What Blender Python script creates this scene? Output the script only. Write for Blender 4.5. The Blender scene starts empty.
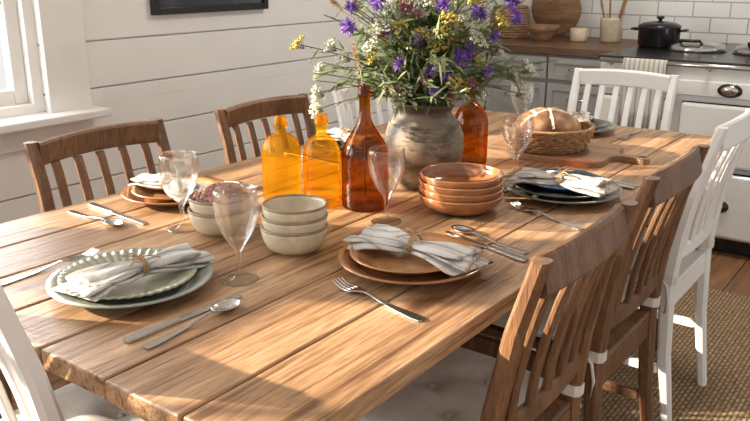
import bpy, bmesh, math, random
from mathutils import Vector, Matrix, noise as mnoise
S=bpy.context.scene
R90=math.pi/2
def rad(a): return math.radians(a)

# ------------------------------------------------------------------ materials
def newmat(name):
    m=bpy.data.materials.new(name); m.use_nodes=True
    nt=m.node_tree; nt.nodes.clear()
    out=nt.nodes.new('ShaderNodeOutputMaterial')
    return m,nt,out
def N(nt,t,**kw):
    n=nt.nodes.new(t)
    for k,v in kw.items(): setattr(n,k,v)
    return n
def ramp(nt,stops):
    r=N(nt,'ShaderNodeValToRGB'); e=r.color_ramp.elements
    while len(e)<len(stops): e.new(0.5)
    for i,(p,c) in enumerate(stops):
        e[i].position=p; e[i].color=(c[0],c[1],c[2],1)
    return r
def plain(name,col,rough=.5,metal=0,var=.12,scale=20,bump=.0,bscale=80,sheen=0,trans=0,coat=0):
    m,nt,out=newmat(name); p=N(nt,'ShaderNodeBsdfPrincipled')
    tc=N(nt,'ShaderNodeTexCoord'); no=N(nt,'ShaderNodeTexNoise'); no.inputs['Scale'].default_value=scale; no.inputs['Detail'].default_value=4
    nt.links.new(tc.outputs['Object'],no.inputs['Vector'])
    a=[min(1,c*(1-var)) for c in col]; b=[min(1,c*(1+var)) for c in col]
    r=ramp(nt,[(.3,a),(.7,b)]); nt.links.new(no.outputs['Fac'],r.inputs['Fac'])
    nt.links.new(r.outputs['Color'],p.inputs['Base Color'])
    p.inputs['Roughness'].default_value=rough; p.inputs['Metallic'].default_value=metal
    p.inputs['Coat Weight'].default_value=coat
    p.inputs['Sheen Weight'].default_value=sheen
    if bump>0:
        n2=N(nt,'ShaderNodeTexNoise'); n2.inputs['Scale'].default_value=bscale; n2.inputs['Detail'].default_value=3
        nt.links.new(tc.outputs['Object'],n2.inputs['Vector'])
        bp=N(nt,'ShaderNodeBump'); bp.inputs['Strength'].default_value=bump; bp.inputs['Distance'].default_value=.01
        nt.links.new(n2.outputs['Fac'],bp.inputs['Height']); nt.links.new(bp.outputs['Normal'],p.inputs['Normal'])
    nt.links.new(p.outputs[0],out.inputs[0])
    return m
def wood(name,dark,mid,light,stretch=(1,12,12),rough=.45,vary=.25,knots=False,scale=2.2,fine=.75):
    m,nt,out=newmat(name); p=N(nt,'ShaderNodeBsdfPrincipled'); L=nt.links.new
    tc=N(nt,'ShaderNodeTexCoord'); mp=N(nt,'ShaderNodeMapping'); mp.inputs['Scale'].default_value=stretch
    oi=N(nt,'ShaderNodeObjectInfo'); mu=N(nt,'ShaderNodeMath',operation='MULTIPLY'); mu.inputs[1].default_value=57
    L(oi.outputs['Random'],mu.inputs[0]); L(tc.outputs['Object'],mp.inputs['Vector'])
    n1=N(nt,'ShaderNodeTexNoise',noise_dimensions='4D'); n1.inputs['Scale'].default_value=scale; n1.inputs['Detail'].default_value=7; n1.inputs['Roughness'].default_value=.62; n1.inputs['Distortion'].default_value=.9
    L(mp.outputs[0],n1.inputs['Vector']); L(mu.outputs[0],n1.inputs['W'])
    r=ramp(nt,[(.30,dark),(.5,mid),(.68,light)]); L(n1.outputs['Fac'],r.inputs['Fac'])
    n2=N(nt,'ShaderNodeTexNoise',noise_dimensions='4D'); n2.inputs['Scale'].default_value=scale*9; n2.inputs['Detail'].default_value=3
    L(mp.outputs[0],n2.inputs['Vector']); L(mu.outputs[0],n2.inputs['W'])
    r2=ramp(nt,[(.36,(.60,.52,.46)),(.54,(1,1,1))]); L(n2.outputs['Fac'],r2.inputs['Fac'])
    mx=N(nt,'ShaderNodeMixRGB',blend_type='MULTIPLY'); mx.inputs[0].default_value=fine
    L(r.outputs[0],mx.inputs[1]); L(r2.outputs[0],mx.inputs[2])
    last=mx.outputs[0]
    if knots:
        m2=N(nt,'ShaderNodeMapping'); m2.inputs['Scale'].default_value=(3.2,7.5,1)
        nw=N(nt,'ShaderNodeTexNoise'); nw.inputs['Scale'].default_value=14; L(tc.outputs['Object'],nw.inputs['Vector'])
        ad=N(nt,'ShaderNodeMixRGB',blend_type='ADD'); ad.inputs[0].default_value=.05; L(tc.outputs['Object'],ad.inputs[1]); L(nw.outputs['Color'],ad.inputs[2])
        L(ad.outputs[0],m2.inputs['Vector'])
        vo=N(nt,'ShaderNodeTexVoronoi',voronoi_dimensions='4D'); vo.inputs['Scale'].default_value=1.0
        L(m2.outputs[0],vo.inputs['Vector']); L(mu.outputs[0],vo.inputs['W'])
        rk=ramp(nt,[(.09,(.12,.07,.04)),(.14,(.45,.33,.25)),(.28,(1,1,1))]); L(vo.outputs['Distance'],rk.inputs['Fac'])
        mk=N(nt,'ShaderNodeMixRGB',blend_type='MULTIPLY'); mk.inputs[0].default_value=.95
        L(last,mk.inputs[1]); L(rk.outputs[0],mk.inputs[2]); last=mk.outputs[0]
        m3=N(nt,'ShaderNodeMapping'); m3.inputs['Scale'].default_value=(.9,38,38); L(tc.outputs['Object'],m3.inputs['Vector'])
        n3=N(nt,'ShaderNodeTexNoise',noise_dimensions='4D'); n3.inputs['Scale'].default_value=1.5; n3.inputs['Detail'].default_value=5; n3.inputs['Distortion'].default_value=.5
        L(m3.outputs[0],n3.inputs['Vector']); L(mu.outputs[0],n3.inputs['W'])
        r3=ramp(nt,[(.37,(.40,.29,.21)),(.48,(1,1,1))]); L(n3.outputs['Fac'],r3.inputs['Fac'])
        m4=N(nt,'ShaderNodeMixRGB',blend_type='MULTIPLY'); m4.inputs[0].default_value=.8; L(last,m4.inputs[1]); L(r3.outputs[0],m4.inputs[2]); last=m4.outputs[0]
    hs=N(nt,'ShaderNodeHueSaturation'); mr=N(nt,'ShaderNodeMapRange'); mr.inputs['To Min'].default_value=1-vary; mr.inputs['To Max'].default_value=1+vary*.6
    L(oi.outputs['Random'],mr.inputs['Value']); L(mr.outputs[0],hs.inputs['Value']); L(last,hs.inputs['Color'])
    L(hs.outputs[0],p.inputs['Base Color']); p.inputs['Roughness'].default_value=rough
    bp=N(nt,'ShaderNodeBump'); bp.inputs['Strength'].default_value=.35; bp.inputs['Distance'].default_value=.004
    L(n2.outputs['Fac'],bp.inputs['Height']); L(bp.outputs[0],p.inputs['Normal'])
    L(p.outputs[0],out.inputs[0]); return m
def thinglass(name,col,edgecol,base=.05,edge=.6,diff=0.0,rough=.03,glass=0.0,gcol=(1,1,1),ior=1.45,pw_=2.2):
    m,nt,out=newmat(name); L=nt.links.new
    lw=N(nt,'ShaderNodeLayerWeight'); lw.inputs['Blend'].default_value=.35
    pw=N(nt,'ShaderNodeMath',operation='POWER'); pw.inputs[1].default_value=pw_; L(lw.outputs['Facing'],pw.inputs[0])
    cm=N(nt,'ShaderNodeMixRGB'); cm.inputs[1].default_value=(*col,1); cm.inputs[2].default_value=(*edgecol,1); L(pw.outputs[0],cm.inputs[0])
    tr=N(nt,'ShaderNodeBsdfTransparent'); L(cm.outputs[0],tr.inputs[0])
    gl=N(nt,'ShaderNodeBsdfGlossy'); gl.inputs['Roughness'].default_value=rough
    mr=N(nt,'ShaderNodeMapRange'); mr.inputs['To Min'].default_value=base; mr.inputs['To Max'].default_value=edge; L(pw.outputs[0],mr.inputs['Value'])
    ms=N(nt,'ShaderNodeMixShader'); L(mr.outputs[0],ms.inputs[0]); L(tr.outputs[0],ms.inputs[1]); L(gl.outputs[0],ms.inputs[2])
    last=ms
    if glass>0:
        g=N(nt,'ShaderNodeBsdfGlass'); g.inputs['Color'].default_value=(*gcol,1); g.inputs['IOR'].default_value=ior; g.inputs['Roughness'].default_value=.01
        m3=N(nt,'ShaderNodeMixShader'); m3.inputs[0].default_value=glass; L(last.outputs[0],m3.inputs[1]); L(g.outputs[0],m3.inputs[2]); last=m3
    if diff>0:
        d=N(nt,'ShaderNodeBsdfTranslucent'); d.inputs[0].default_value=(*[min(1,c*1.0) for c in col],1)
        m2=N(nt,'ShaderNodeMixShader'); m2.inputs[0].default_value=diff; L(last.outputs[0],m2.inputs[1]); L(d.outputs[0],m2.inputs[2]); last=m2
    L(last.outputs[0],out.inputs[0]); return m
def leafmat(name,col,var=.35):
    m,nt,out=newmat(name); L=nt.links.new
    g=N(nt,'ShaderNodeNewGeometry'); hs=N(nt,'ShaderNodeHueSaturation'); hs.inputs['Color'].default_value=(*col,1)
    mr=N(nt,'ShaderNodeMapRange'); mr.inputs['To Min'].default_value=1-var; mr.inputs['To Max'].default_value=1+var
    L(g.outputs['Random Per Island'],mr.inputs['Value']); L(mr.outputs[0],hs.inputs['Value'])
    d=N(nt,'ShaderNodeBsdfPrincipled'); d.inputs['Roughness'].default_value=.55; t=N(nt,'ShaderNodeBsdfTranslucent')
    L(hs.outputs[0],d.inputs['Base Color']); L(hs.outputs[0],t.inputs[0])
    ms=N(nt,'ShaderNodeMixShader'); ms.inputs[0].default_value=.35; L(d.outputs[0],ms.inputs[1]); L(t.outputs[0],ms.inputs[2]); L(ms.outputs[0],out.inputs[0]); return m

M={}
M['table']=wood('honey_oak_planks',(.22,.115,.05),(.40,.235,.118),(.54,.35,.195),(1,11,11),.42,.24,True,1.7)
M['chairwood']=wood('oak_chair',(.09,.040,.017),(.175,.085,.038),(.26,.135,.064),(10,10,1.2),.42,.15,False,3)
M['board']=wood('walnut_board',(.16,.08,.04),(.27,.15,.075),(.38,.22,.12),(9,1.2,9),.6,.1)
M['counter']=wood('dark_worktop',(.07,.03,.015),(.14,.065,.03),(.2,.1,.05),(10,1,10),.4,.1)
M['white']=plain('white_paint',(.80,.78,.74),.45,var=.04,scale=6,bump=.05)
M['wallwhite']=plain('shiplap_white',(.82,.805,.765),.6,var=.03,scale=3,bump=.04,bscale=30)
M['ceiling']=plain('ceiling_white',(.8,.79,.76),.8,var=.02)
M['cushion']=plain('cream_linen',(.70,.65,.58),.9,var=.08,scale=30,bump=.25,bscale=400,sheen=.2)
M['orange']=plain('terracotta_glaze',(.36,.15,.052),.16,var=.3,scale=12,coat=.6)
M['orange2']=plain('amber_glaze',(.43,.205,.08),.16,var=.28,scale=14,coat=.6)
M['rust']=plain('rust_bowl_glaze',(.25,.10,.038),.2,var=.28,scale=18,coat=.5)
M['sage']=plain('sage_glaze',(.33,.33,.225),.22,var=.15,scale=25,coat=.5)
M['paleblue']=plain('celadon_glaze',(.31,.325,.28),.22,var=.2,scale=20,coat=.5)
M['slate']=plain('slate_glaze',(.075,.08,.07),.2,var=.3,scale=30,coat=.4)
M['slate2']=plain('dark_olive_glaze',(.15,.145,.10),.2,var=.3,scale=30,coat=.4)
M['teal']=plain('teal_glaze',(.02,.06,.13),.2,var=.2,coat=.5)
M['cream']=plain('cream_stoneware',(.60,.51,.36),.35,var=.14,scale=40,bump=.08,coat=.3)
M['creamdark']=plain('stoneware_band',(.27,.19,.11),.45,var=.2,scale=40)
M['steel']=plain('stainless_steel',(.55,.53,.50),.2,1,var=.05)
M['black']=plain('black_enamel',(.012,.012,.013),.25,var=.2)
M['enamel']=plain('white_enamel',(.78,.77,.73),.18,var=.02,coat=.5)
M['cab']=plain('grey_cabinet_paint',(.30,.305,.29),.5,var=.04)
M['granola']=plain('granola',(.33,.16,.13),.8,var=.75,scale=120,bump=.6,bscale=150)
M['nut']=plain('almond_flakes',(.62,.45,.34),.7,var=.3,scale=90)
M['wicker']=plain('wicker',(.30,.17,.075),.7,var=.4,scale=70,bump=.4,bscale=200)
M['twine']=plain('jute_twine',(.42,.28,.14),.9,var=.2,scale=200)
M['clear']=thinglass('clear_glass',(.985,.99,.985),(.55,.57,.55),.02,.7,0,.02,.22,(1,1,1),1.45,3.0)
M['amber']=thinglass('amber_glass',(.97,.70,.13),(.50,.20,.010),.03,.22,.08,.02,.2,(.95,.62,.08),1.15)
M['amberdark']=thinglass('dark_amber_glass',(.56,.29,.035),(.13,.04,.004),.05,.25,.02,.02,.2,(.5,.23,.02),1.2)
M['green']=leafmat('foliage_green',(.14,.185,.07)); M['green2']=leafmat('pale_foliage',(.26,.31,.16))
M['purple']=leafmat('purple_petals',(.25,.13,.48)); M['yellow']=leafmat('yellow_petals',(.75,.62,.15))
M['whitefl']=leafmat('white_blossom',(.80,.80,.66),.12); M['straw']=leafmat('dry_grass',(.48,.34,.18),.25)
M['pink']=leafmat('dusty_rose',(.38,.15,.19))

def napkinmat():
    m,nt,out=newmat('striped_linen'); L=nt.links.new; p=N(nt,'ShaderNodeBsdfPrincipled'); p.inputs['Roughness'].default_value=.9
    tc=N(nt,'ShaderNodeTexCoord'); w=N(nt,'ShaderNodeTexWave',bands_direction='Y'); w.inputs['Scale'].default_value=16; w.inputs['Distortion'].default_value=.8
    L(tc.outputs['Object'],w.inputs['Vector']); r=ramp(nt,[(.0,(.30,.28,.26)),(.14,(.50,.475,.44)),(1,(.58,.55,.51))]); L(w.outputs['Fac'],r.inputs['Fac']); L(r.outputs[0],p.inputs['Base Color'])
    n=N(nt,'ShaderNodeTexNoise'); n.inputs['Scale'].default_value=38; n.inputs['Detail'].default_value=4; L(tc.outputs['Object'],n.inputs['Vector'])
    b=N(nt,'ShaderNodeBump'); b.inputs['Strength'].default_value=.6; b.inputs['Distance'].default_value=.008; L(n.outputs['Fac'],b.inputs['Height']); L(b.outputs[0],p.inputs['Normal'])
    L(p.outputs[0],out.inputs[0]); return m
M['napkin']=napkinmat()
def vasemat():
    m,nt,out=newmat('weathered_stoneware'); L=nt.links.new; p=N(nt,'ShaderNodeBsdfPrincipled'); p.inputs['Roughness'].default_value=.45
    tc=N(nt,'ShaderNodeTexCoord'); mp=N(nt,'ShaderNodeMapping'); mp.inputs['Scale'].default_value=(1,1,2.5); L(tc.outputs['Object'],mp.inputs[0])
    n=N(nt,'ShaderNodeTexNoise'); n.inputs['Scale'].default_value=13; n.inputs['Detail'].default_value=8; n.inputs['Roughness'].default_value=.72; L(mp.outputs[0],n.inputs['Vector'])
    r=ramp(nt,[(.36,(.05,.032,.022)),(.46,(.13,.10,.07)),(.55,(.22,.185,.135)),(.66,(.25,.125,.055))]); L(n.outputs['Fac'],r.inputs['Fac'])
    sp=N(nt,'ShaderNodeSeparateXYZ'); L(tc.outputs['Object'],sp.inputs[0]); rz=ramp(nt,[(.183,(1,1,1)),(.2,(.35,.28,.24))]); L(sp.outputs[2],rz.inputs['Fac'])
    mx=N(nt,'ShaderNodeMixRGB',blend_type='MULTIPLY'); mx.inputs[0].default_value=1; L(r.outputs[0],mx.inputs[1]); L(rz.outputs[0],mx.inputs[2])
    L(mx.outputs[0],p.inputs['Base Color'])
    b=N(nt,'ShaderNodeBump'); b.inputs['Strength'].default_value=.5; b.inputs['Distance'].default_value=.008; L(n.outputs['Fac'],b.inputs['Height']); L(b.outputs[0],p.inputs['Normal'])
    L(p.outputs[0],out.inputs[0]); return m
M['vase']=vasemat()
def breadmat():
    m,nt,out=newmat('sourdough_crust'); L=nt.links.new; p=N(nt,'ShaderNodeBsdfPrincipled'); p.inputs['Roughness'].default_value=.75
    tc=N(nt,'ShaderNodeTexCoord'); n=N(nt,'ShaderNodeTexNoise'); n.inputs['Scale'].default_value=13; n.inputs['Detail'].default_value=7; L(tc.outputs['Object'],n.inputs['Vector'])
    r=ramp(nt,[(.35,(.10,.038,.014)),(.50,(.22,.10,.04)),(.60,(.38,.23,.12)),(.68,(.6,.48,.34))]); L(n.outputs['Fac'],r.inputs['Fac']); L(r.outputs[0],p.inputs['Base Color'])
    b=N(nt,'ShaderNodeBump'); b.inputs['Strength'].default_value=.5; b.inputs['Distance'].default_value=.01; L(n.outputs['Fac'],b.inputs['Height']); L(b.outputs[0],p.inputs['Normal'])
    L(p.outputs[0],out.inputs[0]); return m
M['bread']=breadmat()
M['crumb']=plain('floured_score',(.66,.55,.39),.9,var=.15,scale=60,bump=.5,bscale=120)
def brickmat(name,w,h,mortar,c1,c2,cm,rough,vec,bump=.4,noise=None,offset=.5):
    m,nt,out=newmat(name); L=nt.links.new; p=N(nt,'ShaderNodeBsdfPrincipled'); p.inputs['Roughness'].default_value=rough
    tc=N(nt,'ShaderNodeTexCoord'); sp=N(nt,'ShaderNodeSeparateXYZ'); cb=N(nt,'ShaderNodeCombineXYZ'); L(tc.outputs['Object'],sp.inputs[0])
    L(sp.outputs[vec[0]],cb.inputs[0]); L(sp.outputs[vec[1]],cb.inputs[1])
    b=N(nt,'ShaderNodeTexBrick'); b.offset=offset; b.inputs['Scale'].default_value=1; b.inputs['Brick Width'].default_value=w; b.inputs['Row Height'].default_value=h; b.inputs['Mortar Size'].default_value=mortar
    b.inputs['Color1'].default_value=(*c1,1); b.inputs['Color2'].default_value=(*c2,1); b.inputs['Mortar'].default_value=(*cm,1); b.inputs['Mortar Smooth'].default_value=.1
    L(cb.outputs[0],b.inputs['Vector']); last=b.outputs['Color']
    if noise:
        mp=N(nt,'ShaderNodeMapping'); mp.inputs['Scale'].default_value=noise; L(tc.outputs['Object'],mp.inputs[0])
        n=N(nt,'ShaderNodeTexNoise'); n.inputs['Scale'].default_value=3; n.inputs['Detail'].default_value=6; L(mp.outputs[0],n.inputs['Vector'])
        r=ramp(nt,[(.3,(.55,.5,.45)),(.65,(1.1,1.05,1))]); L(n.outputs['Fac'],r.inputs['Fac'])
        mx=N(nt,'ShaderNodeMixRGB',blend_type='MULTIPLY'); mx.inputs[0].default_value=1; L(last,mx.inputs[1]); L(r.outputs[0],mx.inputs[2]); last=mx.outputs[0]
    L(last,p.inputs['Base Color'])
    bp=N(nt,'ShaderNodeBump',invert=True); bp.inputs['Strength'].default_value=bump; bp.inputs['Distance'].default_value=.005; L(b.outputs['Fac'],bp.inputs['Height']); L(bp.outputs[0],p.inputs['Normal'])
    L(p.outputs[0],out.inputs[0]); return m
M['tile']=brickmat('white_subway_tile',.2,.085,.004,(.78,.78,.75),(.74,.74,.71),(.42,.41,.39),.2,(1,2))
M['floor']=brickmat('oak_floorboards',1.6,.13,.003,(.28,.145,.065),(.21,.105,.045),(.04,.02,.01),.4,(0,1),.4,(1,12,1))
M['rug']=brickmat('woven_jute_rug',.03,.014,.003,(.46,.34,.21),(.36,.25,.15),(.18,.12,.06),.95,(0,1),1,(20,20,1))
def towelmat():
    m,nt,out=newmat('striped_tea_towel'); L=nt.links.new; p=N(nt,'ShaderNodeBsdfPrincipled'); p.inputs['Roughness'].default_value=.9
    tc=N(nt,'ShaderNodeTexCoord'); w=N(nt,'ShaderNodeTexWave',bands_direction='Y'); w.inputs['Scale'].default_value=14
    L(tc.outputs['Object'],w.inputs['Vector']); r=ramp(nt,[(.0,(.25,.24,.22)),(.25,(.5,.47,.41)),(1,(.56,.53,.46))]); L(w.outputs['Fac'],r.inputs['Fac']); L(r.outputs[0],p.inputs['Base Color']); L(p.outputs[0],out.inputs[0]); return m
M['towel']=towelmat()

# ------------------------------------------------------------------ mesh builder
class B:
    def __init__(s): s.v=[];s.f=[];s.m=[];s.s=[];s.mats=[]
    def mi(s,k):
        if k not in s.mats: s.mats.append(k)
        return s.mats.index(k)
    def add(s,vs,fs,mat,smooth=True,T=None):
        o=len(s.v); k=s.mi(mat)
        for v in vs:
            v=Vector(v)
            if T is not None: v=T@v
            s.v.append(v[:])
        for f in fs: s.f.append([i+o for i in f]); s.m.append(k); s.s.append(smooth)
    def box(s,c,d,mat,bev=.003,T=None,seg=2):
        bm=bmesh.new(); bmesh.ops.create_cube(bm,size=1)
        for v in bm.verts: v.co=Vector((v.co.x*d[0],v.co.y*d[1],v.co.z*d[2]))
        bev=min(bev,min(d)*.45)
        if bev>0: bmesh.ops.bevel(bm,geom=bm.edges[:],offset=bev,segments=seg,affect='EDGES',profile=.5)
        bm.verts.index_update()
        vs=[v.co+Vector(c) for v in bm.verts]; fs=[[v.index for v in f.verts] for f in bm.faces]; bm.free()
        s.add(vs,fs,mat,False,T)
    def lathe(s,prof,mat,seg=48,T=None,rmod=None,smooth=True,zmod=None):
        vs=[];fs=[];rings=[]
        for (r,z) in prof:
            if r<1e-6: rings.append([len(vs)]); vs.append((0,0,z))
            else:
                ring=[]
                for i in range(seg):
                    a=2*math.pi*i/seg; rr=r*(rmod(a,r,z) if rmod else 1)
                    ring.append(len(vs)); vs.append((rr*math.cos(a),rr*math.sin(a),z+(zmod(a,r,z) if zmod else 0)))
                rings.append(ring)
        for a,b in zip(rings,rings[1:]):
            if len(a)==1 and len(b)==1: continue
            for i in range(seg):
                j=(i+1)%seg
                if len(a)==1: fs.append((a[0],b[j],b[i]))
                elif len(b)==1: fs.append((a[i],a[j],b[0]))
                else: fs.append((a[i],a[j],b[j],b[i]))
        s.add(vs,fs,mat,smooth,T)
    def sweep(s,pts,ax1,ax2,hs,mat,T=None,ch=.25):
        ax1=Vector(ax1);ax2=Vector(ax2); vs=[];fs=[]; n=8
        for i,p in enumerate(pts):
            a,b=hs[i] if isinstance(hs,list) else hs
            c=min(a,b)*ch*2
            for (x,y) in [(a,b-c),(a-c,b),(-a+c,b),(-a,b-c),(-a,-b+c),(-a+c,-b),(a-c,-b),(a,-b+c)]:
                vs.append(Vector(p)+ax1*x+ax2*y)
        for k in range(len(pts)-1):
            for i in range(n):
                j=(i+1)%n; fs.append((k*n+i,k*n+j,(k+1)*n+j,(k+1)*n+i))
        fs.append(tuple(range(n))[::-1]); fs.append(tuple((len(pts)-1)*n+i for i in range(n)))
        s.add(vs,fs,mat,False,T)
    def tube(s,pts,rs,mat,seg=8,T=None):
        vs=[];fs=[]; pts=[Vector(p) for p in pts]
        if not isinstance(rs,list): rs=[rs]*len(pts)
        for i,p in enumerate(pts):
            d=(pts[min(i+1,len(pts)-1)]-pts[max(i-1,0)]).normalized()
            u=d.orthogonal().normalized() if abs(d.z)>.99 else d.cross(Vector((0,0,1))).normalized(); w=d.cross(u)
            for k in range(seg):
                a=2*math.pi*k/seg; vs.append(p+(u*math.cos(a)+w*math.sin(a))*rs[i])
        for i in range(len(pts)-1):
            for k in range(seg):
                j=(k+1)%seg; fs.append((i*seg+k,i*seg+j,(i+1)*seg+j,(i+1)*seg+k))
        if seg>3: fs.append(tuple(range(seg))); fs.append(tuple((len(pts)-1)*seg+i for i in range(seg))[::-1])
        s.add(vs,fs,mat,True,T)
    def torus(s,R,r,mat,T=None,seg=40,ms=8,z=0):
        vs=[];fs=[]
        for i in range(seg):
            a=2*math.pi*i/seg
            for k in range(ms):
                b=2*math.pi*k/ms; vs.append(((R+r*math.cos(b))*math.cos(a),(R+r*math.cos(b))*math.sin(a),z+r*math.sin(b)))
        for i in range(seg):
            for k in range(ms):
                i2=(i+1)%seg;k2=(k+1)%ms; fs.append((i*ms+k,i2*ms+k,i2*ms+k2,i*ms+k2))
        s.add(vs,fs,mat,True,T)
    def build(s,name,loc=(0,0,0),rz=0,parent=None,rot=None):
        me=bpy.data.meshes.new(name); me.from_pydata(s.v,[],s.f); me.update()
        for k in s.mats: me.materials.append(M[k])
        me.polygons.foreach_set('material_index',s.m); me.polygons.foreach_set('use_smooth',s.s)
        bm=bmesh.new(); bm.from_mesh(me); bmesh.ops.recalc_face_normals(bm,faces=bm.faces); bm.to_mesh(me); bm.free()
        o=bpy.data.objects.new(name,me); S.collection.objects.link(o); o.location=loc; o.rotation_euler=rot if rot else (0,0,rz)
        if parent: o.parent=parent
        return o
def empty(name,loc=(0,0,0),rz=0):
    o=bpy.data.objects.new(name,None); S.collection.objects.link(o); o.location=loc; o.rotation_euler=(0,0,rz); o.empty_display_size=.05; return o
TT=Matrix.Translation
def RZ(a): return Matrix.Rotation(a,4,'Z')
def RX(a): return Matrix.Rotation(a,4,'X')
def RY(a): return Matrix.Rotation(a,4,'Y')

# ------------------------------------------------------------------ room shell
X0,XW=-1.8,4.85; Y0,YW=-1.8,2.6; H=2.5
b=B(); b.box(((X0+XW)/2,(Y0+YW)/2,-.05),(XW-X0+.3,YW-Y0+.3,.1),'floor',0); b.build('floor')
b=B(); b.box(((X0+XW)/2,(Y0+YW)/2,H+.05),(XW-X0+.3,YW-Y0+.3,.1),'ceiling',0); b.build('ceiling')
b=B(); b.box((XW+.06,(Y0+YW)/2,H/2),(.12,YW-Y0+.28,H),'tile',0); b.build('wall_back')
wins=[(.12,1.58,.80,2.2),(-1.55,-.10,.80,2.2)]
b=B()
def wallpieces(z0,z1,y0,y1,bev):
    cuts=sorted(set([z0,z1]+[z for w in wins for z in (w[2],w[3]) if z0+.002<z<z1-.002]))
    for a,c in zip(cuts,cuts[1:]):
        segs=[(X0,XW)]
        zc=(a+c)/2
        for w in wins:
            if w[2]<zc<w[3]:
                ns=[]
                for (p,q) in segs:
                    if w[0]>p and w[1]<q: ns+=[(p,w[0]),(w[1],q)]
                    else: ns.append((p,q))
                segs=ns
        for (p,q) in segs: b.box(((p+q)/2,(y0+y1)/2,zc),(q-p,y1-y0,c-a),'wallwhite',bev)
z=0
while z<H-.01:
    z1=min(z+.172,H); wallpieces(z+.003,z1-.003,YW,YW+.022,.002); wallpieces(z,z1,YW+.018,YW+.14,0); z=z1
b.build('wall_left')
b=B(); b.box((0,-.008,.06),(5.8,.016,.12),'white',.003); b.build('baseboard_left',(1.15,YW,0))
for i,(xa,xb,za,zb) in enumerate(wins):
    e=empty('window_%d'%(i+1),(xa,YW,za)); w=xb-xa; h=zb-za
    b=B()
    b.box((-.0475,-.012,h/2),(.095,.026,h+.02),'white',.003); b.box((w+.085,-.012,h/2),(.17,.026,h+.02),'white',.003)
    b.box((w/2,-.012,h+.05),(w+.3,.03,.1),'white',.003)
    b.build('casing',parent=e)
    b=B(); b.box((w/2+.04,-.03,-.018),(w+.32,.14,.03),'white',.006); b.box((w/2+.04,-.012,-.075),(w+.26,.024,.08),'white',.003); b.build('sill',parent=e)
    b=B()
    for x in (.02,w-.02): b.box((x,.07,h/2),(.04,.12,h),'white',.002)
    for zz in (.015,h-.02): b.box((w/2,.07,zz),(w-.08,.12,.035),'white',.002)
    b.build('jamb',parent=e)
    b=B()
    for x in (.065,w-.065): b.box((x,.06,h/2),(.05,.04,h-.07),'white',.004)
    for zz,t in ((.055,.06),(h/2,.05),(h-.055,.05)): b.box((w/2,.06,zz),(w-.18,.038,t),'white',.004)
    for k in (1,2): b.box((.09+(w-.18)*k/3,.06,h/2),(.026,.024,h-.16),'white',.003)
    for zz in (h*.27,h*.75): b.box((w/2,.06,zz),(w-.18,.022,.022),'white',.003)
    b.build('sash',parent=e)
# picture frame
e=empty('picture_frame',(2.385,YW-.001,1.112))
b=B(); W_,H_=.64,.5
for x in (-W_/2+.014,W_/2-.014): b.box((x,-.014,H_/2),(.028,.026,H_),'black',.003)
for zz in (.014,H_-.014): b.box((0,-.014,zz),(W_-.056,.026,.028),'black',.003)
b.build('frame',parent=e)
M['print']=plain('abstract_print',(.05,.055,.07),.6,var=.8,scale=6)
b=B(); b.box((0,-.006,H_/2),(W_-.05,.008,H_-.05),'print',0); b.build('print',parent=e)
# rug
RT=.006
b=B(); b.box((0,0,RT/2),(2.75,1.95,RT),'rug',.002); b.build('jute_rug',(1.95,.8,0))

# ------------------------------------------------------------------ table
TX0,TX1,TY0,TY1,TZ=.567,2.79,.563,1.66,.75
tb=empty('dining_table',((TX0+TX1)/2,(TY0+TY1)/2,0)); tl=TX1-TX0; tw=TY1-TY0
npk=7; pw=tw/npk
for i in range(npk):
    b=B(); b.box((0,0,0),(tl-(.0 if i%2 else .005),pw-.004,.034),'table',.004,seg=3); b.build('plank_%d'%(i+1),(0,-tw/2+pw*(i+.5),TZ-.017),parent=tb)
b=B()
for sy in (-1,1): b.box((0,sy*(tw/2-.14),.676),(tl-.26,.024,.08),'chairwood',.002)
b.build('apron_long',parent=tb)
b=B()
for sx in (-1,1): b.box((0,0,0),(.024,tw-.26,.08),'chairwood',.002,T=TT((sx*(tl/2-.14),0,.676)))
b.build('apron_short',parent=tb)
for i,(sx,sy) in enumerate([(-1,-1),(1,-1),(-1,1),(1,1)]):
    b=B(); b.sweep([(0,0,RT),(0,0,.55),(0,0,.60),(0,0,.716)],(1,0,0),(0,1,0),[(.03,.03),(.042,.042),(.046,.046),(.046,.046)],'chairwood',ch=.1)
    b.build('leg_%d'%(i+1),(sx*(tl/2-.14),sy*(tw/2-.14),0),parent=tb)

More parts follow.
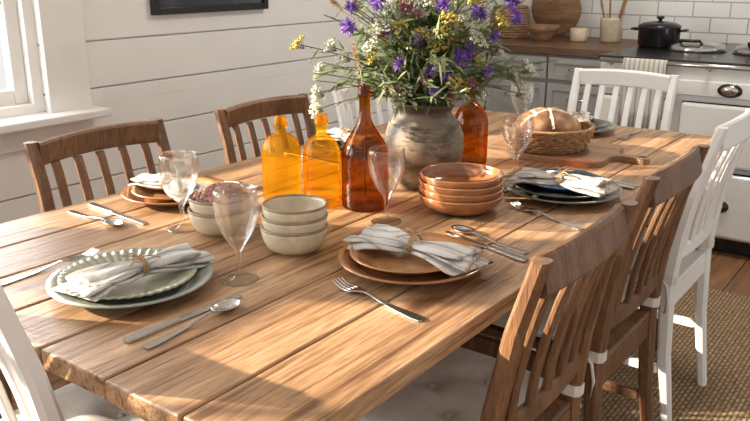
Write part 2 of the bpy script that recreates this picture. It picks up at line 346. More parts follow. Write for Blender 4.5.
# ------------------------------------------------------------------ chairs
def sm(a,b_,t): return a+(b_-a)*t
def backy(z):
    pts=[(0,-.045),(.25,-.012),(.45,0),(.60,-.016),(.75,-.046),(.9,-.09)]
    for (z0,y0),(z1,y1) in zip(pts,pts[1:]):
        if z<=z1: return sm(y0,y1,(z-z0)/(z1-z0))
    return pts[-1][1]
def chair(x,y,rz,mat,hw=.185,nsl=5,top=.875):
    e=empty('dining_chair',(x,y,RT),rz)
    b=B()
    for sx in (-1,1):
        zs=[0,.12,.25,.38,.45,.52,.6,.68,.75,.82,top]
        b.sweep([(sx*(hw+.0),backy(z),z) for z in zs],(1,0,0),(0,1,0),[(.016,.013+.007*min(1,z/.45) if z<.5 else .019-.006*(z-.5)/.4) for z in zs],mat)
        b.sweep([(sx*(hw-.0),.39,z) for z in (0,.3,.43)],(1,0,0),(0,1,0),[(.014,.014),(.018,.018),(.019,.019)],mat)
        b.box((sx*hw,.2,.20),(.018,.40,.026),mat,.004)
        b.box((sx*(hw-.004),.195,.405),(.02,.38,.055),mat,.003)
    b.box((0,.39,.405),(2*hw-.03,.02,.055),mat,.003); b.box((0,.0,.405),(2*hw-.03,.02,.055),mat,.003)
    b.box((0,.2,.20),(2*hw-.01,.018,.024),mat,.004)
    b.build('frame',parent=e)
    b=B(); b.box((0,.205,.442),(2*hw-.034,.43,.018),mat,.005); b.build('seat',parent=e)
    b=B(); n=12
    def bow(x): return -.022*(1-(x/hw)**2)
    xs=[(-1+2*i/n)*(hw-.012) for i in range(n+1)]
    b.sweep([(x,backy(top-.04)+bow(x),top-.034+.008*(1-(x/hw)**2)) for x in xs],(0,1,-.2),(0,.2,1),(.0105,.032),mat)
    b.sweep([(x,backy(.545)+bow(x)*.6,.545) for x in xs],(0,1,-.1),(0,.1,1),(.009,.019),mat)
    b.build('back_rail',parent=e)
    b=B()
    for i in range(nsl):
        x=(-1+2*(i+.5)/nsl)*(hw-.022)
        zs=[.55,.62,.7,.77,top-.06]
        b.sweep([(x,backy(z)+bow(x)*(.6+.4*(z-.55)/.28)+.004*math.sin((z-.55)/.27*math.pi),z) for z in zs],(1,0,0),(0,1,0),(.0125,.006),mat)
    b.build('slats',parent=e)
    b=B(); n=30; tu=[(-.42,-.42),(.42,-.42),(-.42,.42),(.42,.42),(0,0)]
    vs=[];fs=[]
    for side in (1,-1):
        for i in range(n+1):
            for j in range(n+1):
                u=-1+2*i/n; v=-1+2*j/n
                u_=math.sin(u*R90); v_=math.sin(v*R90)
                k=1-.10*(u_*u_*v_*v_)
                hgt=(max(0,1-abs(u_)**3.5)*max(0,1-abs(v_)**3.5))**.45
                d=sum(math.exp(-((u_-a)**2+(v_-c)**2)/.022) for a,c in tu)+.35*math.exp(-(abs(u_)-abs(v_))**2/.01)*math.exp(-((u_*u_+v_*v_))/.5)
                zz=.028+side*(.028*hgt*(1-(.8*min(1,d) if side>0 else 0)))
                vs.append((u_*k*(hw-.004),.215+v_*k*.195,zz+.452 if side>0 else max(zz,.001)+.452))
    for sidx in (0,1):
        o=sidx*(n+1)**2
        for i in range(n):
            for j in range(n):
                q=(o+i*(n+1)+j,o+(i+1)*(n+1)+j,o+(i+1)*(n+1)+j+1,o+i*(n+1)+j+1); fs.append(q if sidx==0 else q[::-1])
    b.add(vs,fs,'cushion')
    for a,c in tu: b.lathe([(0,.008),(.006,.006),(.008,0)],'cushion',10,TT((a*hw,.215+c*.195,.452+.032)))
    b.build('seat_cushion',parent=e)
    b=B()
    for sx in (-1,1):
        b.sweep([(sx*hw,backy(.475),z) for z in (.462,.474,.486)],(1,0,0),(0,1,0),(.019,.022),'cushion')
        b.tube([(sx*(hw-.01),.03,.475),(sx*(hw+.012),.024,.478),(sx*(hw+.024),-.004,.46),(sx*(hw+.026),-.012,.42),(sx*(hw+.022),-.006,.38)],[.004,.004,.004,.004,.003],'cushion',6)
    b.build('cushion_ties',parent=e)
    return e
chair(1.21,.53,0,'chairwood'); chair(1.745,.545,0,'chairwood',nsl=5,top=.885)
chair(2.29,.55,0,'white',nsl=6,top=.9)
chair(1.285,1.80,math.pi,'chairwood',hw=.2,top=.86); chair(1.93,1.80,math.pi,'chairwood',hw=.2,top=.855); chair(2.5,1.80,math.pi,'white',top=.85)
chair(3.10,1.09,R90,'white',hw=.195,nsl=6,top=.885); chair(.56,1.15,-R90,'white',hw=.19,nsl=6,top=.895)

# ------------------------------------------------------------------ tableware
def plate(name,x,y,z,R,mat,hgt=.022,ribs=0):
    p=[(0,.0015),(.58*R,.0015),(.60*R,0),(.64*R,0),(.66*R,.003),(.74*R,hgt*.35),(.82*R,hgt*.55),(.9*R,hgt*.75),(R*.985,hgt-.002),(R,hgt),(R*.985,hgt+.0025),(.9*R,hgt*.77+.003),(.80*R,hgt*.6+.003),(.72*R,.0105),(.67*R,.0075),(.6*R,.0055),(0,.005)]
    b=B(); zm=(lambda a,r,z:.0014*math.cos(a*ribs) if r>.71*R else 0) if ribs else None
    rm=(lambda a,r,z:1+.008*math.cos(a*ribs) if r>.97*R else 1) if ribs else None
    b.lathe(p,mat,ribs*6 if ribs else 64,rmod=rm,zmod=zm); return b.build(name,(x,y,z))
def bowlprof(R,h,foot=.5,t=.004):
    out=[(0,.003),(foot*R-.004,.003),(foot*R-.002,0),(foot*R+.003,0),(foot*R+.004,.004)]
    k=8
    for i in range(1,k+1):
        a=i/k; out.append((foot*R+.004+(R-foot*R-.004)*math.sin(a*R90)**.8, .004+(h-.004)*(1-math.cos(a*R90))**.9))
    out.append((R-t*.5,h+t*.5)); out.append((R-t,h))
    for i in range(k-1,0,-1):
        a=i/k; out.append((foot*R+.004+(R-foot*R-.004)*math.sin(a*R90)**.8-t, .004+t+(h-.004-t)*(1-math.cos(a*R90))**.9))
    out+= [(foot*R-.002,.004+t),(0,.004+t)]
    return out
def bowl(name,x,y,z,R,h,mat,foot=.5,band=None,wob=0):
    b=B(); b.lathe(bowlprof(R,h,foot),mat,48,rmod=(lambda a,r,z:1+wob*math.sin(3*a)) if wob else None)
    if band: b.torus(R-.0015,.0028,band,z=h)
    return b.build(name,(x,y,z))
def napkin(x,y,z,rz,L=.26,seed=0,ring=True):
    """folded linen napkin: hemmed layers gathered by twine in the middle"""
    e=empty('linen_napkin',(x,y,z),rz); rnd=random.Random(seed)
    for lay in range(3):
        b=B(); nu,nv=52,40; vs=[];fs=[]; ph=rnd.uniform(0,6); sk=(-1)**lay*rnd.uniform(.1,.25); sh=rnd.uniform(-.006,.006)
        for i in range(nu+1):
            u=-1+2*i/nu; au=abs(u)
            w=.016+.036*min(1,au*1.25)**.8+.002*math.sin(4*u+ph); th=.0050
            w*=(1,.88,.72)[lay]
            for j in range(nv):
                a=2*math.pi*j/nv; s_=math.sin(a); c_=math.cos(a)
                yy=w*math.copysign(abs(c_)**.7,c_)
                amp=.0034*min(1,au*1.8+.3)
                rip=amp*math.sin(yy*(120+30*lay)/(0.5+au)+ph+2*u)+.0015*math.sin(7*u+ph)
                zz=math.copysign(abs(s_)**.6,s_)*th+rip
                zz+=.008+lay*.0075-(.009*max(0,au-.7)/.3)*(1,.6,.1)[lay]
                xx=u*L/2*(1,.95,.88)[lay]+yy*sk*(1 if u>0 else -1)*au
                vs.append((xx,yy+sh*au+.004*lay*math.sin(3*u+ph),max(zz,.001+lay*.005)))
        for i in range(nu):
            for j in range(nv):
                k=(j+1)%nv; fs.append((i*nv+j,i*nv+k,(i+1)*nv+k,(i+1)*nv+j))
        fs.append(tuple(range(nv))[::-1]); fs.append(tuple(nu*nv+j for j in range(nv)))
        b.add(vs,fs,'napkin'); b.build('cloth_layer_%d'%(lay+1),parent=e)
    if ring:
        b=B()
        for k in (-.004,0,.004):
            pts=[(k+.001*math.sin(a*3),.0205*math.cos(a),.018+.0175*math.sin(a)) for a in [2*math.pi*t/24 for t in range(25)]]
            b.tube(pts,.0016,'twine',6)
        for s_ in (-1,1):
            b.tube([(0,0,.036),(.012*s_,.006,.044),(.026*s_,.012,.042),(.02*s_,.02,.038),(.003*s_,.004,.037)],.0013,'twine',6)
            b.tube([(0,0,.036),(.014*s_,-.012,.038),(.03*s_,-.02,.032)],.0013,'twine',6)
        b.build('twine_tie',parent=e)
def fork(x,y,rz,z=TZ,s=1):
    b=B(); D=.0014
    def zf(t): return .0018+.007*math.exp(-((t-.13)/.03)**2)+.010*max(0,(t-.17)/.035)**2
    ts=[0,.004,.02,.05,.08,.11,.13,.145,.155,.162]
    ws=[.004,.0075,.0085,.0065,.0042,.003,.0032,.007,.0115,.0125]
    b.sweep([(t,0,zf(t)) for t in ts],(0,1,0),(0,0,1),[(w,D) for w in ws],'steel')
    for yy in (-.0104,-.0035,.0035,.0104):
        tt=[.160,.17,.18,.19,.203]
        b.sweep([(t,yy*(1-.03*k),zf(t)) for k,t in enumerate(tt)],(0,1,0),(0,0,1),[(.0021,D),(.0018,D),(.0018,D),(.0016,D),(.0008,.0007)],'steel')
    o=b.build('dinner_fork',(x,y,z),rz); o.scale=(1.05*s,1.15*s,1); return o
def knife(x,y,rz,z=TZ):
    b=B()
    ts=[0,.004,.02,.05,.08,.095,.10]; ws=[.005,.0085,.0095,.0085,.007,.006,.006]
    b.sweep([(t,0,.0035) for t in ts],(0,1,0),(0,0,1),[(w,.0032) for w in ws],'steel')
    ts=[.10,.11,.14,.17,.20,.215,.224,.228]; up=[.006,.0075,.009,.0095,.0095,.008,.004,.001]
    b.sweep([(t,(u-.0065)/2,.0028) for t,u in zip(ts,up)],(0,1,0),(0,0,1),[((u+.0065)/2,.0011) for u in up],'steel')
    return b.build('table_knife',(x,y,z),rz)
def spoon(x,y,rz,z=TZ):
    b=B(); D=.0014
    ts=[0,.004,.02,.05,.08,.11,.135,.15]; ws=[.004,.0075,.0085,.006,.004,.003,.0033,.006]
    b.sweep([(t,0,.0018+.008*math.exp(-((t-.13)/.035)**2)) for t in ts],(0,1,0),(0,0,1),[(w,D) for w in ws],'steel')
    vs=[];fs=[];nr,na=7,28
    for side in (0,1):
        for i in range(nr+1):
            r=i/nr
            for j in range(na):
                a=2*math.pi*j/na; vs.append((.172+.030*r*math.cos(a),.0195*r*math.sin(a)*(1-.12*math.cos(a)),.0012+.0085*r*r+(.0012 if side==0 else 0)))
    m_=(nr+1)*na
    for side in (0,1):
        for i in range(nr):
            for j in range(na):
                k=(j+1)%na; o=side*m_; fs.append((o+i*na+j,o+i*na+k,o+(i+1)*na+k,o+(i+1)*na+j))
    for j in range(na):
        k=(j+1)%na; fs.append((nr*na+j,nr*na+k,m_+nr*na+k,m_+nr*na+j))
    b.add(vs,fs,'steel'); return b.build('table_spoon',(x,y,z),rz)
def goblet(x,y,h=.165,R=.042,z=TZ,ribs=True):
    t=.0018; hb=h*.42
    p=[(0,.0),(.033,.0),(.034,.0015),(.030,.003),(.012,.006),(.006,.012),(.0045,.03),(.0045,hb-.025),(.008,hb-.012),(.014,hb-.002)]
    def br(a): return .014+(R-.014)*(math.sin(min(1,a*1.25)*R90)**.8) -.0025*max(0,a-.7)/.3
    for i in range(1,13):
        a=i/12; p.append((br(a), hb-.002+(h-hb+.002)*a))
    p.append((R-.0025-t*.5,h+.0006))
    for i in range(12,0,-1):
        a=i/12; p.append((br(a)-t, hb-.002+(h-hb+.002)*a+(.003*(1-a))))
    p+=[(.008,hb+.002),(0,hb)]
    b=B(); b.lathe(p,'clear',64,rmod=(lambda a,r,zz:1+(.006*math.cos(16*a) if hb<zz<hb+(h-hb)*.6 else 0)) if ribs else None)
    b.torus(R-.0035,.0013,'clear',z=h,ms=6,seg=48); b.torus(.0328,.0014,'clear',z=.0015,ms=6,seg=48)
    return b.build('wine_glass',(x,y,z))
def bottle(x,y,R,h,mat,body=.6,shoulder=.18,lip=.014,neck=.0125,dome=.5):
    p=[(0,.006),(R*.70,.003),(R*.88,.0),(R*.96,.003),(R,.012),(R,h*body*.5),(R,h*body)]
    for i in range(1,11):
        a=i/10; cs=math.cos(a*R90)**(2*dome) if dome<.9 else (.5+.5*math.cos(a*math.pi))
        p.append((neck+.001+(R-neck-.001)*cs, h*(body+shoulder*(math.sin(a*R90) if dome<.9 else a))))
    p+=[(neck,h*(body+shoulder)+.008),(neck,h-.026),(lip+.002,h-.024),(lip+.003,h-.018),(lip+.001,h-.013),(neck+.001,h-.011),(lip,h-.008),(lip,h),(lip-.004,h),(neck-.003,h-.02)]
    b=B(); b.lathe(p,mat,48); return b.build('amber_bottle',(x,y,TZ))
# place setting near head
plate('dinner_plate',.803,1.118,TZ,.142,'paleblue'); plate('salad_plate',.803,1.125,TZ+.0058,.118,'sage',.02,ribs=44); napkin(.812,1.105,TZ+.021,rad(-6),.25,1)
knife(.655,.945,rad(-3)); spoon(.66,.905,rad(2)); fork(.655,1.315,0)
# right front setting
plate('dinner_plate',1.176,.775,TZ,.14,'orange'); plate('salad_plate',1.18,.785,TZ+.0058,.112,'orange2',.022); napkin(1.185,.775,TZ+.024,rad(-90),.265,2)
fork(.985,.625,rad(79)); knife(1.325,.61,rad(74)); spoon(1.37,.63,rad(78))
# right second setting
plate('dinner_plate',1.805,.745,TZ,.142,'slate2'); plate('salad_plate',1.805,.75,TZ+.0058,.118,'slate',.022); plate('dessert_plate',1.85,.765,TZ+.0125,.10,'teal',.018); napkin(1.79,.745,TZ+.028,rad(-86),.24,3)
fork(1.575,.60,rad(70)); knife(1.965,.62,rad(80)); spoon(2.0,.62,rad(84))
# left settings
plate('dinner_plate',1.225,1.50,TZ,.128,'orange'); plate('salad_plate',1.225,1.50,TZ+.0058,.104,'orange2'); napkin(1.21,1.50,TZ+.024,rad(85),.2,4)
knife(1.064,1.615,rad(-95)); spoon(1.005,1.61,rad(-92)); fork(1.405,1.60,rad(-92))
plate('dinner_plate',1.9,1.5,TZ,.13,'slate2'); plate('salad_plate',1.9,1.5,TZ+.0058,.104,'slate'); napkin(1.9,1.5,TZ+.024,rad(85),.2,6)
knife(1.745,1.615,rad(-93)); fork(2.08,1.61,rad(-90))
# far head
plate('dinner_plate',2.60,1.05,TZ,.14,'slate2'); plate('salad_plate',2.60,1.05,TZ+.0058,.112,'slate'); napkin(2.60,1.04,TZ+.024,rad(200),.2,5)
knife(2.755,1.24,rad(180)); fork(2.74,.865,rad(180))
goblet(1.075,1.300,.165,.042); goblet(.938,.989,.17,.041); goblet(1.374,.975,.165,.042,ribs=False); goblet(1.905,.925,.16,.042); goblet(2.47,1.19,.165,.04); goblet(2.40,1.33,.165,.038)
# cream bowls
zz=TZ
for i in range(3):
    bowl('stoneware_bowl',1.117+.002*i,1.016,zz,.066-.001*i,.052,'cream',.5,'creamdark',.006); zz+=.0215
bowl('stoneware_bowl',1.112,1.222,TZ,.066,.052,'cream',.5,'creamdark',.006)
e=empty('granola_bowl',(1.114,1.222,TZ+.028))
b=B(); b.lathe(bowlprof(.065,.05,.5),'cream',48); b.torus(.0635,.0028,'creamdark',z=.05); b.build('bowl',parent=e)
b=B(); rnd=random.Random(5); b.lathe([(0,.072),(.025,.068),(.045,.058),(.058,.046),(.057,.038),(0,.03)],'granola',32)
for i in range(200):
    a=rnd.uniform(0,6.28); r=.055*math.sqrt(rnd.random()); s_=rnd.uniform(.004,.0075)
    b.lathe([(0,-s_*.7),(s_*.8,-s_*.3),(s_,s_*.1),(s_*.6,s_*.6),(0,s_*.8)],'granola' if rnd.random()<.7 else 'nut',7,TT((r*math.cos(a),r*math.sin(a),.073-.025*(r/.055)**2))@RX(rnd.random()*3))
b.build('granola',parent=e)
# rust bowls
zz=TZ
for i in range(4):
    bowl('terracotta_bowl',1.555+.002*(i%2),.892,zz,.098-.001*i,.04,'rust',.55,'orange'); zz+=.0155
# amber bottles
bottle(1.369,1.279,.047,.205,'amber',.58,.22); bottle(1.401,1.180,.045,.215,'amber',.52,.26,dome=.62); bottle(1.443,1.085,.055,.285,'amberdark',.44,.34,dome=1); bottle(1.954,1.095,.049,.235,'amberdark',.5,.26,dome=.7)
# vase
VX,VY=1.687,1.080
p=[(0,.0),(.062,.0),(.066,.004),(.080,.03),(.094,.065),(.1015,.10),(.1005,.13),(.092,.158),(.078,.178),(.070,.188),(.069,.197),(.074,.206),(.080,.213),(.080,.219),(.075,.220),(.066,.208),(.062,.19),(.08,.165),(.09,.12),(.08,.05),(.05,.012),(0,.01)]
b=B(); b.lathe(p,'vase',64,rmod=lambda a,r,z:1+.006*math.sin(3*a+z*40))
for zc in (.135,.165): b.torus(.0975 if zc<.15 else .088,.003,'vase',z=zc,seg=64)
b.build('ceramic_vase',(VX,VY,TZ))
# flowers
fe=empty('wildflower_bouquet',(VX,VY,TZ)); rnd=random.Random(11)
def loc(r,f,z): return Vector((.5906*r+.807*f,-.807*r+.5906*f,z))
stems=B(); lv=B(); lv2=B(); pf=B(); yf=B(); wf=B(); gf=B(); kf=B()
def leaf(bb,mat,p,d,L,w,droop=.4):
    d=d.normalized(); side=d.cross(Vector((0,0,1)));
    if side.length<.01: side=Vector((1,0,0))
    side.normalize(); side=(Matrix.Rotation(rnd.uniform(-1,1),3,d)@side)
    vs=[];fs=[]; prev=Vector(p); k=4; dd=d.copy()
    for i,wf_ in enumerate((.25,1,.85,.45,.05)):
        vs+= [prev-side*w*wf_,prev+side*w*wf_]; dd=(dd+Vector((0,0,-droop/k))).normalized(); prev=prev+dd*L/k
    for i in range(k): fs.append((2*i,2*i+1,2*i+3,2*i+2))
    bb.add(vs,fs,mat)
def bez(t,a,c,d): return a*(1-t)**2+c*2*t*(1-t)+d*t*t
def stem(target,nleaf=6,rad_=.0012,mat='green',sag=0):
    a=Vector((rnd.uniform(-.035,.035),rnd.uniform(-.035,.035),.20)); d=target
    c=Vector((d.x*.35,d.y*.35,max(.24,a.z+(d.z-a.z)*.75+sag)))
    pts=[Vector((a.x*.5,a.y*.5,.05))]+[bez(i/9,a,c,d) for i in range(10)]
    stems.tube(pts,[rad_*1.3]*5+[rad_]*6,mat,5)
    for i in range(nleaf):
        t=rnd.uniform(.2,.98); p=bez(t,a,c,d); tan=(bez(min(1,t+.05),a,c,d)-bez(t-.05,a,c,d)).normalized()
        out=Vector((rnd.gauss(0,1),rnd.gauss(0,1),rnd.gauss(.1,.6))).normalized()
        bb,m_=(lv,'green') if rnd.random()<.6 else (lv2,'green2')
        leaf(bb,m_,p,tan*.7+out*.9,rnd.uniform(.024,.065),rnd.uniform(.0022,.0060),rnd.uniform(.1,.9))
    return (d-c).normalized()
def pom(p,R,bb,mat,n=60,w=.3):
    for i in range(n):
        d=Vector((rnd.gauss(0,1),rnd.gauss(0,1),rnd.gauss(.3,1))).normalized()
        q=Vector(p)+d*R*.2; leaf(bb,mat,q,d,R*rnd.uniform(.65,.9),R*w*.55,.25)
def blob(bb,mat,p,r):
    o=[Vector((1,0,0)),Vector((-1,0,0)),Vector((0,1,0)),Vector((0,-1,0)),Vector((0,0,1)),Vector((0,0,-1))]
    Rm=Matrix.Rotation(rnd.uniform(0,3),3,Vector((rnd.random(),rnd.random(),rnd.random()+.1)).normalized())
    bb.add([Vector(p)+Rm@(v*r) for v in o],[(0,2,4),(2,1,4),(1,3,4),(3,0,4),(2,0,5),(1,2,5),(3,1,5),(0,3,5)],mat)
def umbel(p,d,R,bb,mat,n=13,m_=9,br=.0028):
    p=Vector(p); d=d.normalized(); u=d.orthogonal().normalized(); w=d.cross(u)
    for i in range(n):
        rr=R*math.sqrt((i+.5)/n); a=i*2.4; q=p+u*rr*math.cos(a)+w*rr*math.sin(a)+d*(.012-.25*rr)
        stems.tube([p-d*R*.7,q],.0006,'green2',4)
        for k in range(m_): blob(bb,mat,q+Vector((rnd.gauss(0,1),rnd.gauss(0,1),rnd.gauss(0,.6)))*R*.13,br*rnd.uniform(.7,1.2))
def ear(p,d,L,R,bb,mat,n=90):
    p=Vector(p); d=d.normalized()
    for i in range(n):
        t=i/n; q=p+d*L*t; rr=R*math.sin(math.pi*min(1,t*.9+.1))**.6
        o=Vector((rnd.gauss(0,1),rnd.gauss(0,1),rnd.gauss(0,1))); o=(o-d*o.dot(d)).normalized()
        leaf(bb,mat,q,o*.7+d*.9,rr*1.8,rr*.28,0)
def tgt(u,v,f=None):
    r=(u-423)/385; dz=(104-v)/368
    if f is None: f=rnd.uniform(-.12,.04)
    s_=1+f/2.07
    return loc(r*s_,f,.215+dz*s_)
for (u,v,R) in [(375,6,.028),(347,29,.026),(453,57,.031),(500,8,.028),(441,70,.026),(463,50,.026),(395,62,.020),(470,17,.024),(430,88,.018),(350,12,.020),(486,38,.020),(410,-15,.028),(450,-20,.028),(505,20,.024),(428,66,.022),(412,40,.020),(480,68,.018),(385,32,.018),(436,10,.022)]:
    t=tgt(u,v,-.11); stem(t,5); pom(t,R*.95,pf,'purple')
for (u,v) in [(440,22),(447,42),(430,48),(446,78),(470,62),(302,48),(415,38),(460,5),(478,72),(395,30),(425,2),(436,33),(452,28),(405,48),(490,25),(372,60),(420,58),(458,84)]:
    t=tgt(u,v,rnd.uniform(-.13,-.03)); d=stem(t,5); umbel(t,d+Vector((0,0,.6)),.022,yf,'yellow',10,8,.0036)
for (u,v) in [(318,92),(322,72),(515,92),(507,78),(440,4),(415,22),(432,62),(385,14),(458,27),(490,55),(370,48),(332,50),(402,88),(316,104),(400,-5),(480,-5),(345,60),(410,70),(425,38),(378,30),(392,46),(468,40),(448,92),(422,12),(520,70),(360,75)]:
    t=tgt(u,v,rnd.uniform(-.13,.0)); d=stem(t,5,sag=.06 if v>70 else 0); umbel(t,d+Vector((0,0,.5)),.024,wf,'whitefl',13,8,.0029)
for (u,v,du,dv) in [(345,18,-16,-14),(405,60,-4,-26),(455,18,2,-26),(410,82,-4,-20),(508,14,20,-12),(385,50,-8,-24),(430,30,4,-30),(470,30,12,-24),(360,20,-12,-24),(492,24,18,-22),(358,90,-2,-30),(442,50,3,-30),(398,28,-3,-26)]:
    t=tgt(u,v); t2=tgt(u+du,v+dv,0)-tgt(u,v,0); stem(t,2,.0010,'straw'); ear(t,t2,.075,.0075,gf,'straw')
for (u,v) in [(412,18),(405,12),(420,76),(465,80),(390,85),(378,36),(446,92),(398,12)]:
    t=tgt(u,v,-.1); stem(t,4); pom(t,.017,kf,'pink',35)
for i in range(220):
    a=rnd.uniform(0,2*math.pi)
    el=rnd.uniform(.10,1.5); Lh=rnd.uniform(.13,.20)+.14*rnd.random()**1.5
    t=Vector((math.cos(a)*math.cos(el)*Lh,math.sin(a)*math.cos(el)*Lh,.225+math.sin(el)*Lh*1.05))
    stem(t,13)
for bb,nm in ((stems,'stems'),(lv,'leaves'),(lv2,'pale_leaves'),(pf,'purple_flowers'),(yf,'yellow_flowers'),(wf,'white_umbels'),(gf,'grass_ears'),(kf,'pink_flowers')):
    bb.build(nm,parent=fe)
# dried stem in bottle
stems=B()
stems.tube([(0,0,.02),(0,0,.2),(-.003,.004,.29),(-.008,.008,.33)],.0011,'straw',5); ear((-.008,.008,.32),Vector((-.02,.02,.1)),.07,.007,stems,'straw')
stems.build('dried_grass_stem',(1.443,1.085,TZ))
# bread basket
e=empty('bread_basket',(2.225,.985,TZ+.0185))
b=B(); rows=7
for k in range(rows):
    R=.112+.022*(k/(rows-1))**.8; z_=.006+k*.0085
    vs=[];fs=[];seg=120;ms=6
    for i in range(seg):
        a=2*math.pi*i/seg; off=.0035*math.sin(24*a+(math.pi if k%2 else 0))
        for m_ in range(ms):
            c=2*math.pi*m_/ms; vs.append(((R+off+.0052*math.cos(c))*math.cos(a),(R+off+.0052*math.cos(c))*math.sin(a),z_+.0052*math.sin(c)))
    for i in range(seg):
        for m_ in range(ms):
            i2=(i+1)%seg;m2=(m_+1)%ms; fs.append((i*ms+m_,i2*ms+m_,i2*ms+m2,i*ms+m2))
    b.add(vs,fs,'wicker')
b.torus(.136,.0065,'wicker',z=.066,seg=60); b.lathe([(0,.001),(.112,.001),(.112,.005),(0,.005)],'wicker',48)
for i in range(24):
    a=2*math.pi*(i+.5)/24; b.tube([(.112*math.cos(a),.112*math.sin(a),.003),(.125*math.cos(a),.125*math.sin(a),.035),(.135*math.cos(a),.135*math.sin(a),.064)],.0022,'wicker',5)
b.build('basket',parent=e)
# round sourdough loaf with floured scores
b=B(); vs=[];nu,nv=80,44; A_,B_,C_=.106,.094,.080
def sc(X,Y):
    g=math.exp(-((X-.3*Y)/.0045)**2)+math.exp(-((Y+.02)/.0045)**2)
    for s_ in (-.05,.05): g+=.8*math.exp(-((X-s_-.2*Y)/.003)**2)*(1 if abs(Y)<.035 else 0)
    return min(1,g)
for i in range(nv+1):
    ph=-R90*.45+(R90*1.45)*i/nv
    for j in range(nu):
        t=2*math.pi*j/nu; X=A_*math.cos(ph)*math.cos(t); Y=B_*math.cos(ph)*math.sin(t); Z=C_*math.copysign(abs(math.sin(ph))**.9,math.sin(ph))
        if ph>.3: Z-=.0035*sc(X,Y)
        nn=mnoise.noise(Vector((X,Y,Z))*28)*.003
        vs.append((X+nn,Y+nn,Z+nn))
crust=[];fl=[]
for i in range(nv):
    for j in range(nu):
        k=(j+1)%nu; q=(i*nu+j,i*nu+k,(i+1)*nu+k,(i+1)*nu+j); c=vs[q[0]]
        (fl if c[2]>.03 and sc(c[0],c[1])>.35 else crust).append(q)
crust.append(tuple(range(nu))[::-1]); b.add(vs,crust,'bread')
b.add(vs,fl,'crumb'); b.build('sourdough_loaf',(-.002,.0,.040),rad(-40),e)
# cutting board (rounded with handle and hole)
b=B()
def rr(cx,cy,r,a0,a1,n=8): return [(cx+r*math.cos(rad(a0+(a1-a0)*i/n)),cy+r*math.sin(rad(a0+(a1-a0)*i/n))) for i in range(n+1)]
outl=rr(.09,.17,.05,0,90)+rr(-.09,.17,.05,90,180)+rr(-.09,-.13,.05,180,265)+rr(-.045,-.21,.03,85,10,4)+rr(0,-.26,.022,180,360)+rr(.045,-.21,.03,170,95,4)+rr(.09,-.13,.05,275,360)
n=len(outl); vs=[(x,y,0) for x,y in outl]+[(x,y,.015) for x,y in outl]+[(x*.985,y*.99,.018) for x,y in outl]
fs=[(i,(i+1)%n,n+(i+1)%n,n+i) for i in range(n)]+[(n+i,n+(i+1)%n,2*n+(i+1)%n,2*n+i) for i in range(n)]+[tuple(range(n))[::-1],tuple(range(2*n,3*n))]
b.add(vs,fs,'board',False); b.torus(.008,.003,'black',TT((0,-.262,.0175)),20,6); b.build('cutting_board',(2.24,.96,TZ),rad(4))

# ------------------------------------------------------------------ kitchen
CZ=.88
e=empty('kitchen_cabinet',(4.09,2.015,0))
b=B(); b.box((.38,0,.47),(.72,1.12,.74),'cab',.003); b.box((.40,0,.05),(.66,1.10,.1),'black',0); b.build('carcass',parent=e)
b=B(); hb=B()
for k in range(3):
    yc=-.372+.372*k
    for (za,zb) in ((.70,.835),(.11,.69)):
        zc=(za+zb)/2; hh=zb-za
        b.box((.012,yc,zc),(.02,.36,hh-.01),'cab',.003)
        b.box((.0,yc,zb-.025),(.012,.36,.035),'cab',.003) ; b.box((.0,yc,za+.025),(.012,.36,.035),'cab',.003)
        for s_ in (-1,1): b.box((.0,yc+s_*.163,zc),(.012,.035,hh-.08),'cab',.003)
        zh=zc if hh<.2 else zb-.08
        hb.tube([(.0,yc-.055,zh),(-.028,yc-.05,zh),(-.03,yc,zh),(-.028,yc+.05,zh),(.0,yc+.055,zh)],.006,'steel',8)
b.build('doors',parent=e); hb.build('handles',parent=e)
b=B(); b.box((.365,0,CZ-.02),(.76,1.13,.04),'counter',.004); b.build('worktop',parent=e)
# range cooker
e=empty('range_cooker',(3.8,.92,0)); W2=.515
b=B(); b.box((.52,0,.47),(1.02,2*W2,.80),'enamel',.02,seg=3); b.box((.52,0,.035),(.96,2*W2-.04,.07),'black',.005)
b.build('body',parent=e)
b=B(); b.box((.51,0,.878),(1.04,2*W2+.005,.018),'black',.006); b.build('hob',parent=e)
b=B()
for yc in (.19,-.13): 
    T=TT((.48,yc,.887)); b.lathe([(.135,0),(.137,.012),(.133,.03),(.10,.044),(.05,.052),(0,.054)],'steel',40,T)
    b.lathe([(.143,0),(.145,.006),(.135,.008)],'black',40,T)
    b.tube([(.48-.11,yc-.05,.93),(.48-.145,yc-.05,.945),(.48-.145,yc+.05,.945),(.48-.11,yc+.05,.93)],.008,'black',8)
b.build('hob_lids',parent=e)
b=B(); b.tube([(-.06,-W2+.03,.872),(-.06,W2-.03,.872)],.011,'steel',12)
for y_ in (-W2+.06,0,W2-.06): b.tube([(.02,y_,.845),(-.06,y_,.872)],.009,'steel',8)
b.build('towel_rail',parent=e)
b=B()
for yc,za,zb in ((-.12,.42,.70),(.33,.42,.70),(-.12,.09,.39),(.33,.09,.39)):
    wd=.44 if yc<0 else .33
    b.box((-.004,yc,(za+zb)/2),(.024,wd+.010,zb-za+.010),'black',.012); b.box((-.016,yc,(za+zb)/2),(.035,wd,zb-za),'enamel',.014,seg=3)
    b.lathe([(0,.016),(.022,.014),(.03,.006),(.03,0)],'black',24,TT((-.033,yc,(za+zb)/2))@RY(-R90)@Matrix.Scale(1.5,4,Vector((0,1,0))))
    b.lathe([(0,.019),(.012,.018),(.015,.014)],'steel',20,TT((-.033,yc,(za+zb)/2))@RY(-R90)@Matrix.Scale(1.5,4,Vector((0,1,0))))
